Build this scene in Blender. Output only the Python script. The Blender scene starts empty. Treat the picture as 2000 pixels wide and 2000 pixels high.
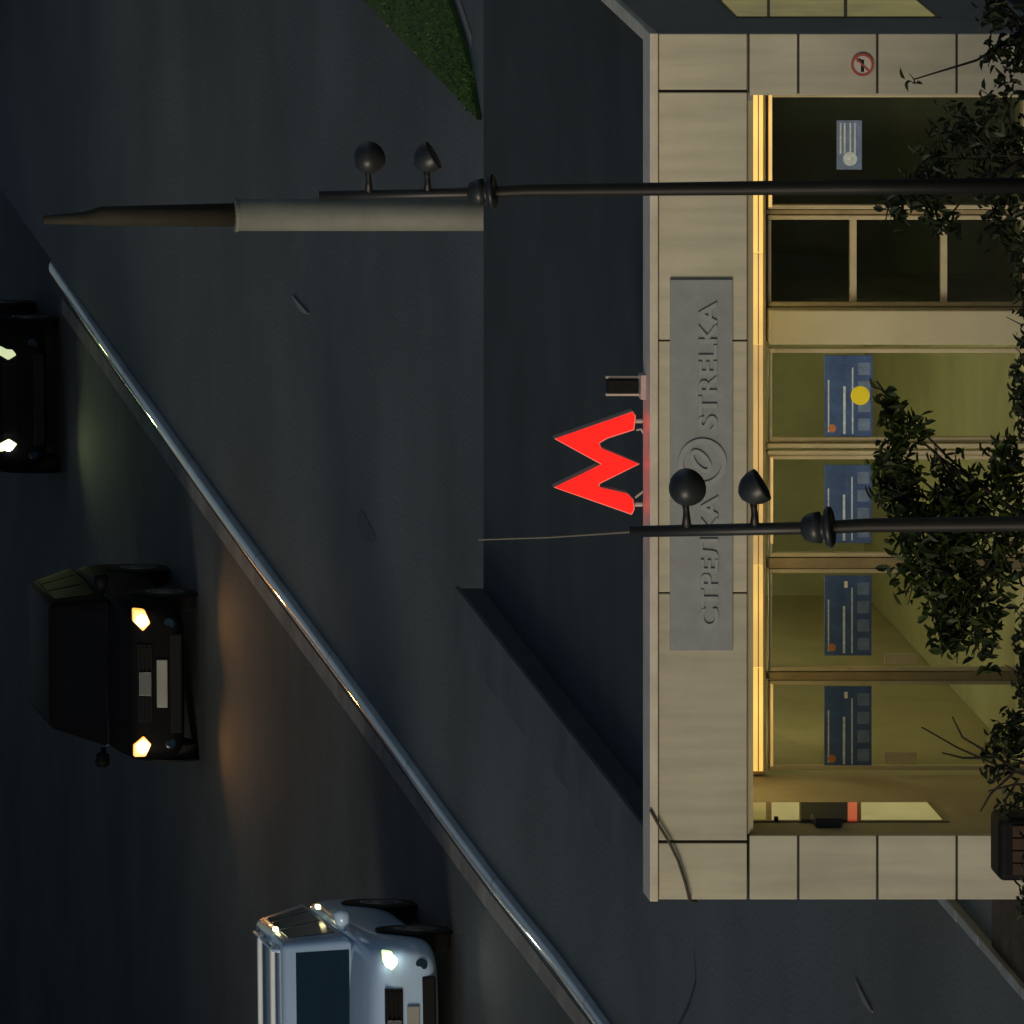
import bpy, bmesh, math, random
from mathutils import Vector, Matrix
random.seed(7)
S = bpy.context.scene
COL = S.collection
PI = math.pi

# ------------------------------------------------------------------ viewpoint
# The photograph is a small part of a long-lens frame, turned a quarter turn:
# image left is up in the place, image top is right in the place.
F = 30000.0            # focal length in photo pixels (photo is 2000 px wide)
D0 = 30000.0 / 255.0   # metres from the camera to the front of the pavilion
XC, ZC = 20.04, 21.02  # camera right of and above the pavilion
VU, VV = 6200.0, -3300.0

def P(u, v, Y):
    m = (Y + D0) / F
    return Vector((XC + (u - VU) * m, Y, ZC - (v - VV) * m))
def G(u, v, z=0.0):
    d = F * (ZC - z) / (v - VV)
    return Vector((XC + (u - VU) * d / F, d - D0, z))

cam = bpy.data.cameras.new('camera')
co = bpy.data.objects.new('camera', cam); COL.objects.link(co)
co.location = (XC, -D0, ZC)
co.matrix_world = Matrix(((0, 1, 0, XC), (0, 0, -1, -D0), (-1, 0, 0, ZC), (0, 0, 0, 1)))
cam.sensor_width = 36; cam.lens = 36 * F / 2000
cam.shift_x = (1000 - VV) / 2000
cam.shift_y = -(1000 - (2000 - VU)) / 2000
cam.clip_start = 1; cam.clip_end = 3000
S.camera = co

# ------------------------------------------------------------------ materials
def new_mat(name):
    m = bpy.data.materials.new(name); m.use_nodes = True
    nt = m.node_tree; b = nt.nodes['Principled BSDF']
    return m, nt, b

def mat(name, col, rough=0.6, metal=0.0, var=0.15, scale=3.0, bump=0.0, bscale=40.0, spec=0.5, coat=0.0, detail=6):
    m, nt, b = new_mat(name)
    b.inputs['Roughness'].default_value = rough
    b.inputs['Metallic'].default_value = metal
    b.inputs['Specular IOR Level'].default_value = spec
    b.inputs['Coat Weight'].default_value = coat
    tc = nt.nodes.new('ShaderNodeTexCoord')
    n = nt.nodes.new('ShaderNodeTexNoise'); n.inputs['Scale'].default_value = scale
    n.inputs['Detail'].default_value = detail; n.inputs['Roughness'].default_value = 0.65
    nt.links.new(tc.outputs['Object'], n.inputs['Vector'])
    r = nt.nodes.new('ShaderNodeValToRGB')
    r.color_ramp.elements[0].position = 0.3; r.color_ramp.elements[1].position = 0.7
    r.color_ramp.elements[0].color = [c * (1 - var) for c in col] + [1]
    r.color_ramp.elements[1].color = [min(1, c * (1 + var)) for c in col] + [1]
    nt.links.new(n.outputs['Fac'], r.inputs['Fac'])
    nt.links.new(r.outputs['Color'], b.inputs['Base Color'])
    if bump:
        n2 = nt.nodes.new('ShaderNodeTexNoise'); n2.inputs['Scale'].default_value = bscale
        n2.inputs['Detail'].default_value = 4
        nt.links.new(tc.outputs['Object'], n2.inputs['Vector'])
        bp = nt.nodes.new('ShaderNodeBump'); bp.inputs['Strength'].default_value = bump
        bp.inputs['Distance'].default_value = 0.02
        nt.links.new(n2.outputs['Fac'], bp.inputs['Height'])
        nt.links.new(bp.outputs['Normal'], b.inputs['Normal'])
    return m

def emit(name, col, strength, base=(0.5, 0.5, 0.5), vary=0.0, vscale=2.0, stretch=None):
    m, nt, b = new_mat(name)
    b.inputs['Base Color'].default_value = (*base, 1)
    b.inputs['Emission Color'].default_value = (*col, 1)
    b.inputs['Emission Strength'].default_value = strength
    if vary:
        tc = nt.nodes.new('ShaderNodeTexCoord')
        n = nt.nodes.new('ShaderNodeTexNoise'); n.inputs['Scale'].default_value = vscale
        v = tc.outputs['Object']
        if stretch:
            mp = nt.nodes.new('ShaderNodeMapping'); mp.inputs['Scale'].default_value = stretch
            nt.links.new(v, mp.inputs['Vector']); v = mp.outputs['Vector']
        nt.links.new(v, n.inputs['Vector'])
        mr = nt.nodes.new('ShaderNodeMapRange')
        mr.inputs['From Min'].default_value = 0.3; mr.inputs['From Max'].default_value = 0.7
        mr.inputs['To Min'].default_value = strength * (1 - vary); mr.inputs['To Max'].default_value = strength * (1 + vary)
        nt.links.new(n.outputs['Fac'], mr.inputs['Value'])
        nt.links.new(mr.outputs['Result'], b.inputs['Emission Strength'])
    return m

def glass(name, tint, refl=0.08, rough=0.05):
    m = bpy.data.materials.new(name); m.use_nodes = True
    nt = m.node_tree; nt.nodes.clear()
    o = nt.nodes.new('ShaderNodeOutputMaterial')
    t = nt.nodes.new('ShaderNodeBsdfTransparent'); t.inputs['Color'].default_value = (*tint, 1)
    g = nt.nodes.new('ShaderNodeBsdfGlossy'); g.inputs['Roughness'].default_value = rough
    g.inputs['Color'].default_value = (0.9, 0.9, 0.9, 1)
    x = nt.nodes.new('ShaderNodeMixShader'); x.inputs['Fac'].default_value = refl
    nt.links.new(t.outputs[0], x.inputs[1]); nt.links.new(g.outputs[0], x.inputs[2])
    nt.links.new(x.outputs[0], o.inputs['Surface'])
    return m

def leaf_mat(name, c1, c2):
    m, nt, b = new_mat(name)
    tc = nt.nodes.new('ShaderNodeTexCoord')
    n = nt.nodes.new('ShaderNodeTexNoise'); n.inputs['Scale'].default_value = 5
    n.inputs['Detail'].default_value = 4
    nt.links.new(tc.outputs['Object'], n.inputs['Vector'])
    r = nt.nodes.new('ShaderNodeValToRGB')
    r.color_ramp.elements[0].position = 0.35; r.color_ramp.elements[1].position = 0.68
    r.color_ramp.elements[0].color = (*c1, 1); r.color_ramp.elements[1].color = (*c2, 1)
    nt.links.new(n.outputs['Fac'], r.inputs['Fac'])
    nt.links.new(r.outputs['Color'], b.inputs['Base Color'])
    b.inputs['Roughness'].default_value = 0.55
    tr = nt.nodes.new('ShaderNodeBsdfTranslucent')
    nt.links.new(r.outputs['Color'], tr.inputs['Color'])
    mx = nt.nodes.new('ShaderNodeMixShader'); mx.inputs['Fac'].default_value = 0.35
    out = nt.nodes['Material Output']
    nt.links.new(b.outputs[0], mx.inputs[1]); nt.links.new(tr.outputs[0], mx.inputs[2])
    nt.links.new(mx.outputs[0], out.inputs['Surface'])
    return m

M = {}
M['stone'] = mat('beige_cladding', (0.50, 0.465, 0.35), 0.55, var=0.12, scale=0.9, bump=0.05, bscale=60)
def slab_tone(m):
    nt = m.node_tree; b = nt.nodes['Principled BSDF']; src = b.inputs['Base Color'].links[0].from_socket
    ge = nt.nodes.new('ShaderNodeNewGeometry'); mr = nt.nodes.new('ShaderNodeMapRange')
    mr.inputs['To Min'].default_value = .90; mr.inputs['To Max'].default_value = 1.08
    nt.links.new(ge.outputs['Random Per Island'], mr.inputs['Value'])
    tc = nt.nodes.new('ShaderNodeTexCoord'); mp = nt.nodes.new('ShaderNodeMapping'); mp.inputs['Scale'].default_value = (9, 9, .8)
    nz = nt.nodes.new('ShaderNodeTexNoise'); nz.inputs['Scale'].default_value = 1.0; nz.inputs['Detail'].default_value = 5
    nt.links.new(tc.outputs['Object'], mp.inputs['Vector']); nt.links.new(mp.outputs['Vector'], nz.inputs['Vector'])
    m2 = nt.nodes.new('ShaderNodeMapRange'); m2.inputs['From Min'].default_value = .35; m2.inputs['From Max'].default_value = .6
    m2.inputs['To Min'].default_value = .86; m2.inputs['To Max'].default_value = 1.02
    nt.links.new(nz.outputs['Fac'], m2.inputs['Value'])
    mu = nt.nodes.new('ShaderNodeMath'); mu.operation = 'MULTIPLY'
    nt.links.new(mr.outputs['Result'], mu.inputs[0]); nt.links.new(m2.outputs['Result'], mu.inputs[1])
    vm = nt.nodes.new('ShaderNodeVectorMath'); vm.operation = 'SCALE'
    nt.links.new(src, vm.inputs[0]); nt.links.new(mu.outputs[0], vm.inputs['Scale']); nt.links.new(vm.outputs[0], b.inputs['Base Color'])
slab_tone(M['stone'])
M['stone_warm'] = mat('beige_pier_stone', (0.50, 0.46, 0.31), 0.6, var=0.08, scale=2, bump=0.05)
M['inner'] = mat('recess_plaster', (0.42, 0.36, 0.22), 0.7, var=0.12, scale=2)
M['joint'] = mat('dark_joint', (0.035, 0.032, 0.028), 0.9, var=0.2)
M['coping'] = mat('pale_metal_coping', (0.62, 0.56, 0.46), 0.45, var=0.15, scale=4)
M['roof'] = mat('bitumen_roof', (0.030, 0.042, 0.044), 0.85, var=0.38, scale=0.5, bump=0.2, bscale=30)
M['sidewall'] = mat('grey_side_cladding', (0.28, 0.25, 0.22), 0.7, var=0.12, scale=1.5)
M['asphalt'] = mat('asphalt', (0.058, 0.069, 0.070), 0.8, var=0.4, scale=0.35, bump=0.5, bscale=25)
M['paving'] = mat('dark_paving', (0.090, 0.110, 0.115), 0.75, var=0.28, scale=0.22, bump=0.4, bscale=20)
M['soil'] = mat('soil', (0.045, 0.036, 0.026), 0.95, var=0.5, scale=3, bump=0.8, bscale=12)
M['grass'] = mat('grass', (0.042, 0.095, 0.012), 0.9, var=0.45, scale=1.5)
M['blade'] = leaf_mat('grass_blades', (0.022, 0.066, 0.006), (0.058, 0.130, 0.014))
M['kerb'] = mat('glossy_kerb_stone', (0.50, 0.55, 0.60), 0.36, var=0.25, scale=0.5, spec=0.8, coat=0.5)
M['line'] = mat('worn_road_line', (0.20, 0.19, 0.175), 0.8, var=0.4, scale=1.5)
M['frame'] = mat('pale_door_frame', (0.50, 0.44, 0.30), 0.35, var=0.12, scale=5)
M['frame_dark'] = mat('bronze_frame', (0.30, 0.235, 0.13), 0.4, var=0.2, scale=5)
M['plate'] = mat('grey_sign_plate', (0.272, 0.292, 0.300), 0.42, var=0.12, scale=6, bump=0.05, bscale=30)
M['letter'] = mat('grey_raised_letter', (0.312, 0.330, 0.335), 0.40, var=0.1, scale=10)
M['postmetal'] = mat('black_post_paint', (0.012, 0.012, 0.011), 0.45, var=0.3, scale=6)
M['lampcase'] = mat('dark_lamp_case', (0.020, 0.023, 0.025), 0.4, var=0.25, scale=8)
M['palelens'] = mat('pale_lens', (.22,.22,.19), .3, var=.1)
M['rod'] = mat('dull_rod', (.12,.11,.10), .5, var=.2)
M['column'] = mat('pale_column_sleeve', (0.20, 0.20, 0.165), 0.7, var=0.16, scale=2.5, bump=0.1)
M['column2'] = mat('brown_column_shaft', (0.026, 0.023, 0.013), 0.8, var=0.3, scale=2)
M['glass_lit'] = glass('door_glass', (0.93, 0.93, 0.86), 0.05)
M['glass_dark'] = glass('window_glass', (0.80, 0.84, 0.80), 0.05)
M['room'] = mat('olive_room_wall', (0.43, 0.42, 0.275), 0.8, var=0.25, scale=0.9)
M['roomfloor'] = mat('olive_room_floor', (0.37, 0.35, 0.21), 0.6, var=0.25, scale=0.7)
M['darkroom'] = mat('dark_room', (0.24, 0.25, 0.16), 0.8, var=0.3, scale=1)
M['tube'] = emit('gold_light_tube', (1.0, 0.60, 0.115), 0.92, vary=0.18, vscale=1.0, stretch=(1.6, 0, 0))
M['tube_mid'] = emit('gold_light_tube_soft', (1.0, 0.58, 0.12), 0.66, vary=0.3, vscale=1.0, stretch=(1.6, 0, 0))
M['tube_dim'] = emit('gold_light_tube_dim', (1.0, 0.55, 0.13), 0.42, vary=0.45, vscale=1.0, stretch=(1.6, 0, 0))  # weaker glow, used mid header and on two door rails
M['lightbox'] = emit('pale_yellow_lightbox', (0.92, 0.80, 0.27), 0.26, vary=0.15, vscale=3)
M['lightbox2'] = emit('olive_lit_pane', (0.85, 0.70, 0.16), 0.16, vary=0.25, vscale=2)
M['slate'] = mat('slate_screen', (.05,.055,.055), .4, var=.2)
M['lamp'] = emit('ceiling_lamp', (0.93, 0.93, 0.52), 13.0)
M['downlight'] = emit('recess_downlight', (1.0, .76, .32), 34.0)
M['redface'] = emit('lit_red_acrylic', (1.0, 0.0030, 0.0016), 2.4, base=(0.2, 0.0, 0.0), vary=0.22, vscale=3)
M['redtrim'] = mat('pinkish_trim', (0.55, 0.40, 0.38), 0.3, var=0.1)
M['tubing'] = mat('pale_tube', (0.62, 0.52, 0.48), 0.35, var=0.1)
M['blue'] = mat('navy_poster', (0.050, 0.105, 0.27), 0.4, var=0.35, scale=7)
M['blue2'] = mat('pale_blue_poster', (0.15, 0.22, 0.38), 0.4, var=0.25, scale=12)
M['ink'] = mat('pale_print', (0.55, 0.66, 0.74), 0.5, var=0.3, scale=20)
M['white'] = mat('white_print', (0.80, 0.82, 0.80), 0.5, var=0.05)
M['orange'] = mat('orange_print', (0.50, 0.20, 0.08), 0.5, var=0.2)
M['red'] = mat('red_print', (0.36, 0.07, 0.05), 0.5, var=0.1)
M['screenred'] = emit('red_lit_panel', (0.95, 0.09, 0.02), 0.36)
M['yellow'] = mat('yellow_sticker', (0.92, 0.78, 0.02), 0.5, var=0.04)
M['black'] = mat('black_plastic', (0.008, 0.008, 0.008), 0.6, var=0.2, spec=0.15)
M['rubber'] = mat('rubber', (0.010, 0.010, 0.010), 0.8, var=0.2)
M['rim'] = mat('wheel_rim', (0.25, 0.25, 0.26), 0.3, metal=0.8, var=0.1)
M['chrome'] = mat('chrome', (0.55, 0.56, 0.56), 0.2, metal=0.9, var=0.05)
M['carglass_dark'] = mat('dull_car_glass', (0.006, 0.007, 0.010), 0.5, var=0.1, spec=0.02)
M['carglass'] = mat('car_glass', (0.012, 0.030, 0.050), 0.12, var=0.1, spec=0.35)
M['paint_white'] = mat('white_paint_sky_tint', (0.43, 0.59, 0.80), 0.25, var=0.03, coat=0.5)  # white paint with the sky's blue reflection put into its colour
M['paint_dark'] = mat('black_car_paint', (0.005, 0.005, 0.006), 0.6, var=0.1, spec=0.08)
M['paint_grey'] = mat('grey_car_paint', (0.08, 0.08, 0.075), 0.3, var=0.1, coat=0.4)
M['plateno'] = mat('number_plate', (0.30, 0.30, 0.26), 0.5, var=0.15)
M['head_orange'] = emit('amber_headlight', (1.0, 0.42, 0.06), 1.6)
M['bulb_orange'] = emit('warm_bulb', (1.0, 0.80, 0.42), 10.0)
M['bulb_white'] = emit('white_bulb', (0.97, 1.0, 0.88), 10.0)
M['head_white'] = emit('pale_headlight', (0.75, 1.0, 0.50), 1.1)
M['head_low'] = emit('weak_headlight', (0.75, 0.85, 0.45), 0.8)
M['glint'] = emit('chrome_glint', (1.0, 0.90, 0.45), 3.0)
M['leaf'] = leaf_mat('leaves', (0.014, 0.024, 0.006), (0.062, 0.092, 0.014))
M['leaf_dark'] = leaf_mat('dark_leaves', (0.012, 0.020, 0.008), (0.046, 0.062, 0.018))
M['bark'] = mat('bark', (0.020, 0.016, 0.011), 0.9, var=0.3, scale=10)
M['binwood'] = mat('brown_bin_panel', (0.045, 0.020, 0.007), 0.7, var=0.3, scale=6)
M['cable'] = mat('cable', (0.045, 0.038, 0.030), 0.7, var=0.2)
M['block'] = mat('dark_shade_block', (0.06, 0.05, 0.045), 0.9, var=0.2)
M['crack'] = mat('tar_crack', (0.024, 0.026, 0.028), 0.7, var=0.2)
M['sliver'] = mat('pale_sliver', (0.20, 0.21, 0.19), 0.5, var=0.2)

# ------------------------------------------------------------------ helpers
class MB:
    def __init__(s): s.bm = bmesh.new()
    def box(s, x0, x1, y0, y1, z0, z1):
        vs = [s.bm.verts.new(p) for p in ((x0,y0,z0),(x1,y0,z0),(x1,y1,z0),(x0,y1,z0),(x0,y0,z1),(x1,y0,z1),(x1,y1,z1),(x0,y1,z1))]
        for f in ((3,2,1,0),(4,5,6,7),(0,1,5,4),(1,2,6,5),(2,3,7,6),(3,0,4,7)):
            s.bm.faces.new([vs[i] for i in f])
        return s
    def prism(s, pts, a, b):           # pts are Vectors of one outline, a and b are offsets
        A = [s.bm.verts.new(p + a) for p in pts]; B = [s.bm.verts.new(p + b) for p in pts]
        n = len(pts)
        fa = s.bm.faces.new(A); fb = s.bm.faces.new(B[::-1])
        for i in range(n):
            s.bm.faces.new((A[i], B[i], B[(i+1) % n], A[(i+1) % n]))
        return s
    def tube(s, pts, r, n=10, cap=True):
        pts = [Vector(p) for p in pts]
        rr = r if isinstance(r, (list, tuple)) else [r] * len(pts)
        rings = []; prev = None
        for i, p in enumerate(pts):
            t = (pts[min(i+1, len(pts)-1)] - pts[max(i-1, 0)]).normalized()
            if prev is None:
                x = t.orthogonal().normalized()
            else:
                x = (prev - t * prev.dot(t))
                x = x.normalized() if x.length > 1e-6 else t.orthogonal().normalized()
            prev = x; y = t.cross(x)
            rings.append([s.bm.verts.new(p + (x * math.cos(2*PI*k/n) + y * math.sin(2*PI*k/n)) * rr[i]) for k in range(n)])
        for a, b in zip(rings, rings[1:]):
            for k in range(n):
                s.bm.faces.new((a[k], a[(k+1) % n], b[(k+1) % n], b[k]))
        if cap:
            s.bm.faces.new(rings[0][::-1]); s.bm.faces.new(rings[-1])
        return s
    def lathe(s, origin, axis, prof, n=20):   # prof: (distance along axis, radius)
        axis = Vector(axis).normalized(); x = axis.orthogonal().normalized(); y = axis.cross(x)
        o = Vector(origin); rings = []
        for d, r in prof:
            rings.append([s.bm.verts.new(o + axis * d + (x * math.cos(2*PI*k/n) + y * math.sin(2*PI*k/n)) * max(r, 1e-4)) for k in range(n)])
        for a, b in zip(rings, rings[1:]):
            for k in range(n):
                s.bm.faces.new((a[k], a[(k+1) % n], b[(k+1) % n], b[k]))
        s.bm.faces.new(rings[0][::-1]); s.bm.faces.new(rings[-1])
        return s
    def quad(s, *p):
        s.bm.faces.new([s.bm.verts.new(q) for q in p]); return s
    def build(s, name, m, parent=None, off=None, smooth=False, bevel=0, seg=2, sub=0):
        bmesh.ops.recalc_face_normals(s.bm, faces=s.bm.faces)
        me = bpy.data.meshes.new(name)
        if off is not None:
            bmesh.ops.translate(s.bm, verts=s.bm.verts, vec=-Vector(off))
        s.bm.to_mesh(me); s.bm.free()
        me.materials.append(m if not isinstance(m, str) else M[m])
        o = bpy.data.objects.new(name, me); COL.objects.link(o)
        if parent: o.parent = parent
        if smooth:
            for p in me.polygons: p.use_smooth = True
        if bevel:
            b = o.modifiers.new('bevel', 'BEVEL'); b.width = bevel; b.segments = seg; b.limit_method = 'ANGLE'
            b.angle_limit = math.radians(40)
        if sub:
            q = o.modifiers.new('sub', 'SUBSURF'); q.levels = sub; q.render_levels = sub
        return o

def tag(o, label, cat, group=None, kind=None):
    if label: o['label'] = label
    if cat: o['category'] = cat
    if group: o['group'] = group
    if kind: o['kind'] = kind
    return o
def thing(name, label, cat, loc=(0, 0, 0), group=None, rz=0):
    o = bpy.data.objects.new(name, None); COL.objects.link(o)
    o.location = loc; o.rotation_euler = (0, 0, rz); o.empty_display_size = 0.2
    return tag(o, label, cat, group)
def struct(o, kind='structure'):
    o['kind'] = kind; return o
def dup_tree(o, parent=None):
    c = o.copy(); COL.objects.link(c); c.parent = parent
    for ch in list(o.children): dup_tree(ch, c)
    return c

# ------------------------------------------------------------------ setting
DEP_ = 10.6
struct(MB().box(-900, 900, -300, 1500, -1.2, -0.45).build('ground', 'soil'))
struct(MB().box(-26, -8.8, -200, 800, -0.6, -0.15).build('road', 'asphalt'))
pv = MB()
for q in ((-9.06,-3.3,-200,800),(3.3,500,-200,800),(-3.3,3.3,-200,-2.6),(-3.3,3.3,DEP_,800)): pv.box(*q, -0.5, 0.0)
struct(pv.build('pavement', 'paving'))
struct(MB().box(-3.29, 3.29, -2.59, 2.45, -0.5, -0.30).build('entrance_path', 'paving'))
struct(MB().box(-500, -26.2, -200, 800, -0.5, 0.0).build('far_pavement', 'paving'))
# kerb: slightly bowed run of stones
kp = [(75,480),(190,640),(300,790),(400,940),(480,1050),(560,1150),(660,1290),(750,1410),(860,1570),(960,1710),(1060,1820),(1155,1932)]
kpts = []
for x, y in kp:
    p = G(2000 - y*1.0352, x*1.0352); kpts.append((p.y, p.x))
kpts.sort()
KC = [(-60, -9.03)] + [(kpts[i][0], sum(kpts[j][1] for j in (i-1, i, i+1))/3) for i in range(1, len(kpts)-1)] + [(200, kpts[-2][1])]
KC[0] = (-60, KC[1][1])
def kx(Y):
    Y = max(KC[0][0], min(KC[-1][0], Y))
    for (a, b), (c, d) in zip(KC, KC[1:]):
        if a <= Y <= c: return b + (d-b)*(Y-a)/(c-a)
    return KC[-1][1]
kb = MB(); prof = [(-.095,-.40),(-.095,.010),(-.080,.034),(-.045,.052),(0,.058),(.045,.052),(.075,.034),(.088,.008),(.088,-.40)]
ks = [-60.0 + 2.0*i for i in range(65)]; prev = None
for Y in ks:
    drop = .05*max(0, (Y-62)/6)      # the kerb is lowered at its far end
    cur = [kb.bm.verts.new((kx(Y)+px_, Y, pz_-drop)) for px_, pz_ in prof]
    if prev and abs(Y % 6) < .01:
        sh = [kb.bm.verts.new(v.co - Vector((0, .018, 0))) for v in cur]
        for k in range(len(prof)-1): kb.bm.faces.new((prev[k], prev[k+1], sh[k+1], sh[k]))
    elif prev:
        for k in range(len(prof)-1): kb.bm.faces.new((prev[k], prev[k+1], cur[k+1], cur[k]))
    prev = cur
struct(kb.build('kerb', 'kerb', smooth=True))
lm = MB()
Y = -60.0
while Y < 66:
    lm.quad(Vector((kx(Y)-.55, Y, -.146)), Vector((kx(Y)-.36, Y, -.146)), Vector((kx(Y+4)-.36, Y+4, -.146)), Vector((kx(Y+4)-.55, Y+4, -.146))); Y += 4
struct(lm.build('road_edge_line', 'line'))
# planting bed in front and beside the pavilion, with its own narrow kerb
pb = MB()
for q in ((-4.2,-3.34,-2.62,2.6),(3.34,30,-2.62,2.6),(-4.2,30,-60,-2.62)): pb.box(*q, 0.004, 0.03)
struct(pb.build('planting_bed', 'soil'))
bk = MB(); Y = -40.0
while Y < 5.0:
    bk.box(-4.29+random.uniform(-.01,.01), -4.205, Y+.006, Y+.994, -0.05, 0.07); Y += 1.0
struct(bk.build('bed_kerb', mat('bed_kerb_stone', (.30,.33,.34), .5, var=.3, scale=1.2, bump=.2, bscale=15), bevel=0.008))
# lawn behind the pavilion on the right
lawn = [Vector((-1.93, 31.0, 0)), Vector((-1.35, 32.0, 0)), Vector((-0.8, 34.0, 0)), Vector((8, 60, 0)), Vector((40, 90, 0)), Vector((40, 160, 0)), Vector((-1.85, 160, 0)), Vector((-1.9, 60, 0))]
struct(MB().prism(lawn, Vector((0,0,0.004)), Vector((0,0,0.05))).build('lawn', 'grass'))
gb = MB()
for i in range(9000):
    y = random.uniform(31.2, 62); lim = -1.35 + (y-32)*0.30 if y < 34 else -0.75 + (y-34)*0.34
    x = random.uniform(-1.92, max(-1.5, lim))
    if x > 2.5: continue
    h = random.uniform(.02, .05); a = random.uniform(0, PI*2); w = .012
    dx, dy = math.cos(a)*w, math.sin(a)*w; lx, ly = random.uniform(-.05,.05), random.uniform(-.05,.05)
    gb.bm.faces.new([gb.bm.verts.new(q) for q in ((x-dx,y-dy,.045),(x+dx,y+dy,.045),(x+lx,y+ly,.045+h))])
g = gb.build('grass_blades', 'blade'); tag(g, 'short green grass on the strip of lawn behind the pavilion roof', 'grass', None, 'stuff')
# lawn edging
ed = [(-1.33,31.7),(-0.76,33.7),(0.05,36.0),(3.1,45)]; em = MB()
for p, q in zip(ed, ed[1:]):
    em.quad(Vector((p[0],p[1],.006)), Vector((p[0]+.12,p[1],.006)), Vector((q[0]+.12,q[1],.006)), Vector((q[0],q[1],.006)))
struct(em.build('lawn_edging', 'line'))
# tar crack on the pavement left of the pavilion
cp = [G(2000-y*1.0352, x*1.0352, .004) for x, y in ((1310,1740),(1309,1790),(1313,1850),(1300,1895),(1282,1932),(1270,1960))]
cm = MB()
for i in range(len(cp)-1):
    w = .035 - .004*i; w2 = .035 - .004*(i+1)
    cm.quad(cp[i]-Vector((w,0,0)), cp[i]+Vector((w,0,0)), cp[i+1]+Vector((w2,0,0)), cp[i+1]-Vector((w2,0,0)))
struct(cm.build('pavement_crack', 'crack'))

# dark damp stain on the pavement
sc_ = G(969, 714, .004); sm_ = MB()
sm_.bm.faces.new([sm_.bm.verts.new(sc_ + Vector((math.cos(a)*.12*(1+.2*math.sin(3*a)), math.sin(a)*.75*(1+.15*math.cos(2*a+1)), 0))) for a in [2*PI*k/28 for k in range(28)]])
struct(sm_.build('pavement_stain', mat('damp_stain', (.062,.072,.076), .7, var=.2)))
# ------------------------------------------------------------------ pavilion
pav = thing('metro_pavilion', 'beige stone metro entrance pavilion with glass doors and dark flat roof', 'pavilion', (0, 0, 0))
XL, XL2, XR2, XR = -3.32, -2.83, 2.84, 3.31
R = 2.5; DEP = 10.6; RZ = 2.88
def zf(v): return ZC - (v - VV) / 255.0
def xf(u): return XC + (u - VU) / 255.0
sg = F / (D0 + R)
def zg(v): return ZC - (v - VV) / sg
def xg(u): return XC + (u - VU) / sg
# side walls
def side_wall(x0, x1, m):
    b = MB(); b.box(x0, x1, 0.05, DEP, -0.4, 2.30)
    return b.build('side_wall', m, pav)
side_wall(XL+.02, XL2-.02, 'inner')
side_wall(XR2+.02, XR-.02, 'sidewall')
MB().box(XL+.03, XR-.03, DEP-.2, DEP-.02, -0.4, 2.85).build('rear_wall', 'room', pav)
# pier claddings: separate slabs with open joints
zj = [2.345, zf(1559.5), zf(1714), zf(1869), zf(2024), -0.31]
for x0, x1 in ((XL, XL2), (XR2, XR)):
    b = MB()
    for a, c in zip(zj, zj[1:]): b.box(x0, x1, 0.0, 0.045, c+.009, a-.009)
    b.build('pier_cladding', 'stone', pav, bevel=.006)
    MB().box(x0+.012, x1-.012, 0.022, 0.052, -0.3, 2.34).build('joint_backing', 'joint', pav)
# fascia slabs
fj = [XL, xf(356), xf(842), xf(1335), xf(1822), XR]
b = MB()
for i, (a, c) in enumerate(zip(fj, fj[1:])):
    ga = .011 if i in (1, 4) else .006; gc = .011 if i in (0, 3) else .006
    b.box(a + (0 if i == 0 else ga), c - (0 if i == 4 else gc), 0.0, 0.05, zf(1459), zf(1287))
b.build('fascia_cladding', 'stone', pav, bevel=.006)
MB().box(XL+.012, XR-.012, 0.024, 0.30, 2.352, 3.045).build('fascia_backing', 'joint', pav)
MB().box(XL2, XR2, 0.06, R+.1, 2.30, 2.349).build('recess_ceiling', 'inner', pav)
MB().box(XL-.01, XR+.01, -0.035, 0.32, zf(1284.5), zf(1268)).build('front_coping', 'coping', pav, bevel=.008)
# roof, left parapet, right coping
MB().box(XL2-.02, XR-.021, 0.31, DEP-.03, 2.62, RZ).build('roof', 'roof', pav)
MB().box(XL+.02, XL2-.015, 0.31, DEP+.1, 2.30, 3.06).build('parapet', 'roof', pav)
MB().box(XL-.005, XL2, 0.33, DEP+.12, 3.063, 3.098).build('parapet_coping', mat('weathered_coping', (.075,.088,.09), .7, var=.35, scale=.9), pav, bevel=.006)
MB().box(XR-.10, XR+.01, 0.33, DEP, 3.052, 3.098).build('side_coping', 'coping', pav, bevel=.006)
MB().box(XR2-.05, XR-.021, 0.055, DEP-.02, 2.301, 2.615).build('side_band', 'sidewall', pav)
sw = MB()
for y in (0.06, 3.5, 7.0): sw.box(XR-.019, XR-.003, y+.01, y+3.42 if y < 7 else DEP-.05, 2.32, 3.05)
sw.build('side_fascia', 'sidewall', pav)
# room inside
MB().box(XL2-.01, XR2+.01, R-.05, DEP-.2, -0.42, -0.27).build('floor', 'roomfloor', pav)
MB().box(XL2, XR2, R+.12, DEP-.2, 2.52, 2.60).build('room_ceiling', 'inner', pav)
xp0, xp1 = xg(1333), xg(1400)
MB().box(xp0+.04, xp1-.04, R+.06, DEP-.2, -0.268, 2.51).build('partition', 'room', pav)
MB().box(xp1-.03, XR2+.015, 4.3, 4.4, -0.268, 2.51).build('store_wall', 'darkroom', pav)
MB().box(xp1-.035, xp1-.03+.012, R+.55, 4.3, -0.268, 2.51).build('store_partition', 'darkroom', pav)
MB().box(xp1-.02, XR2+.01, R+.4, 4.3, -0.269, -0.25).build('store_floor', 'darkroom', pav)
# pier between the windows and the doors
MB().box(xp0, xp1, R-.16, R+.05, -0.3, zg(1497)).build('door_pier', 'stone_warm', pav, bevel=.01)
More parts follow.
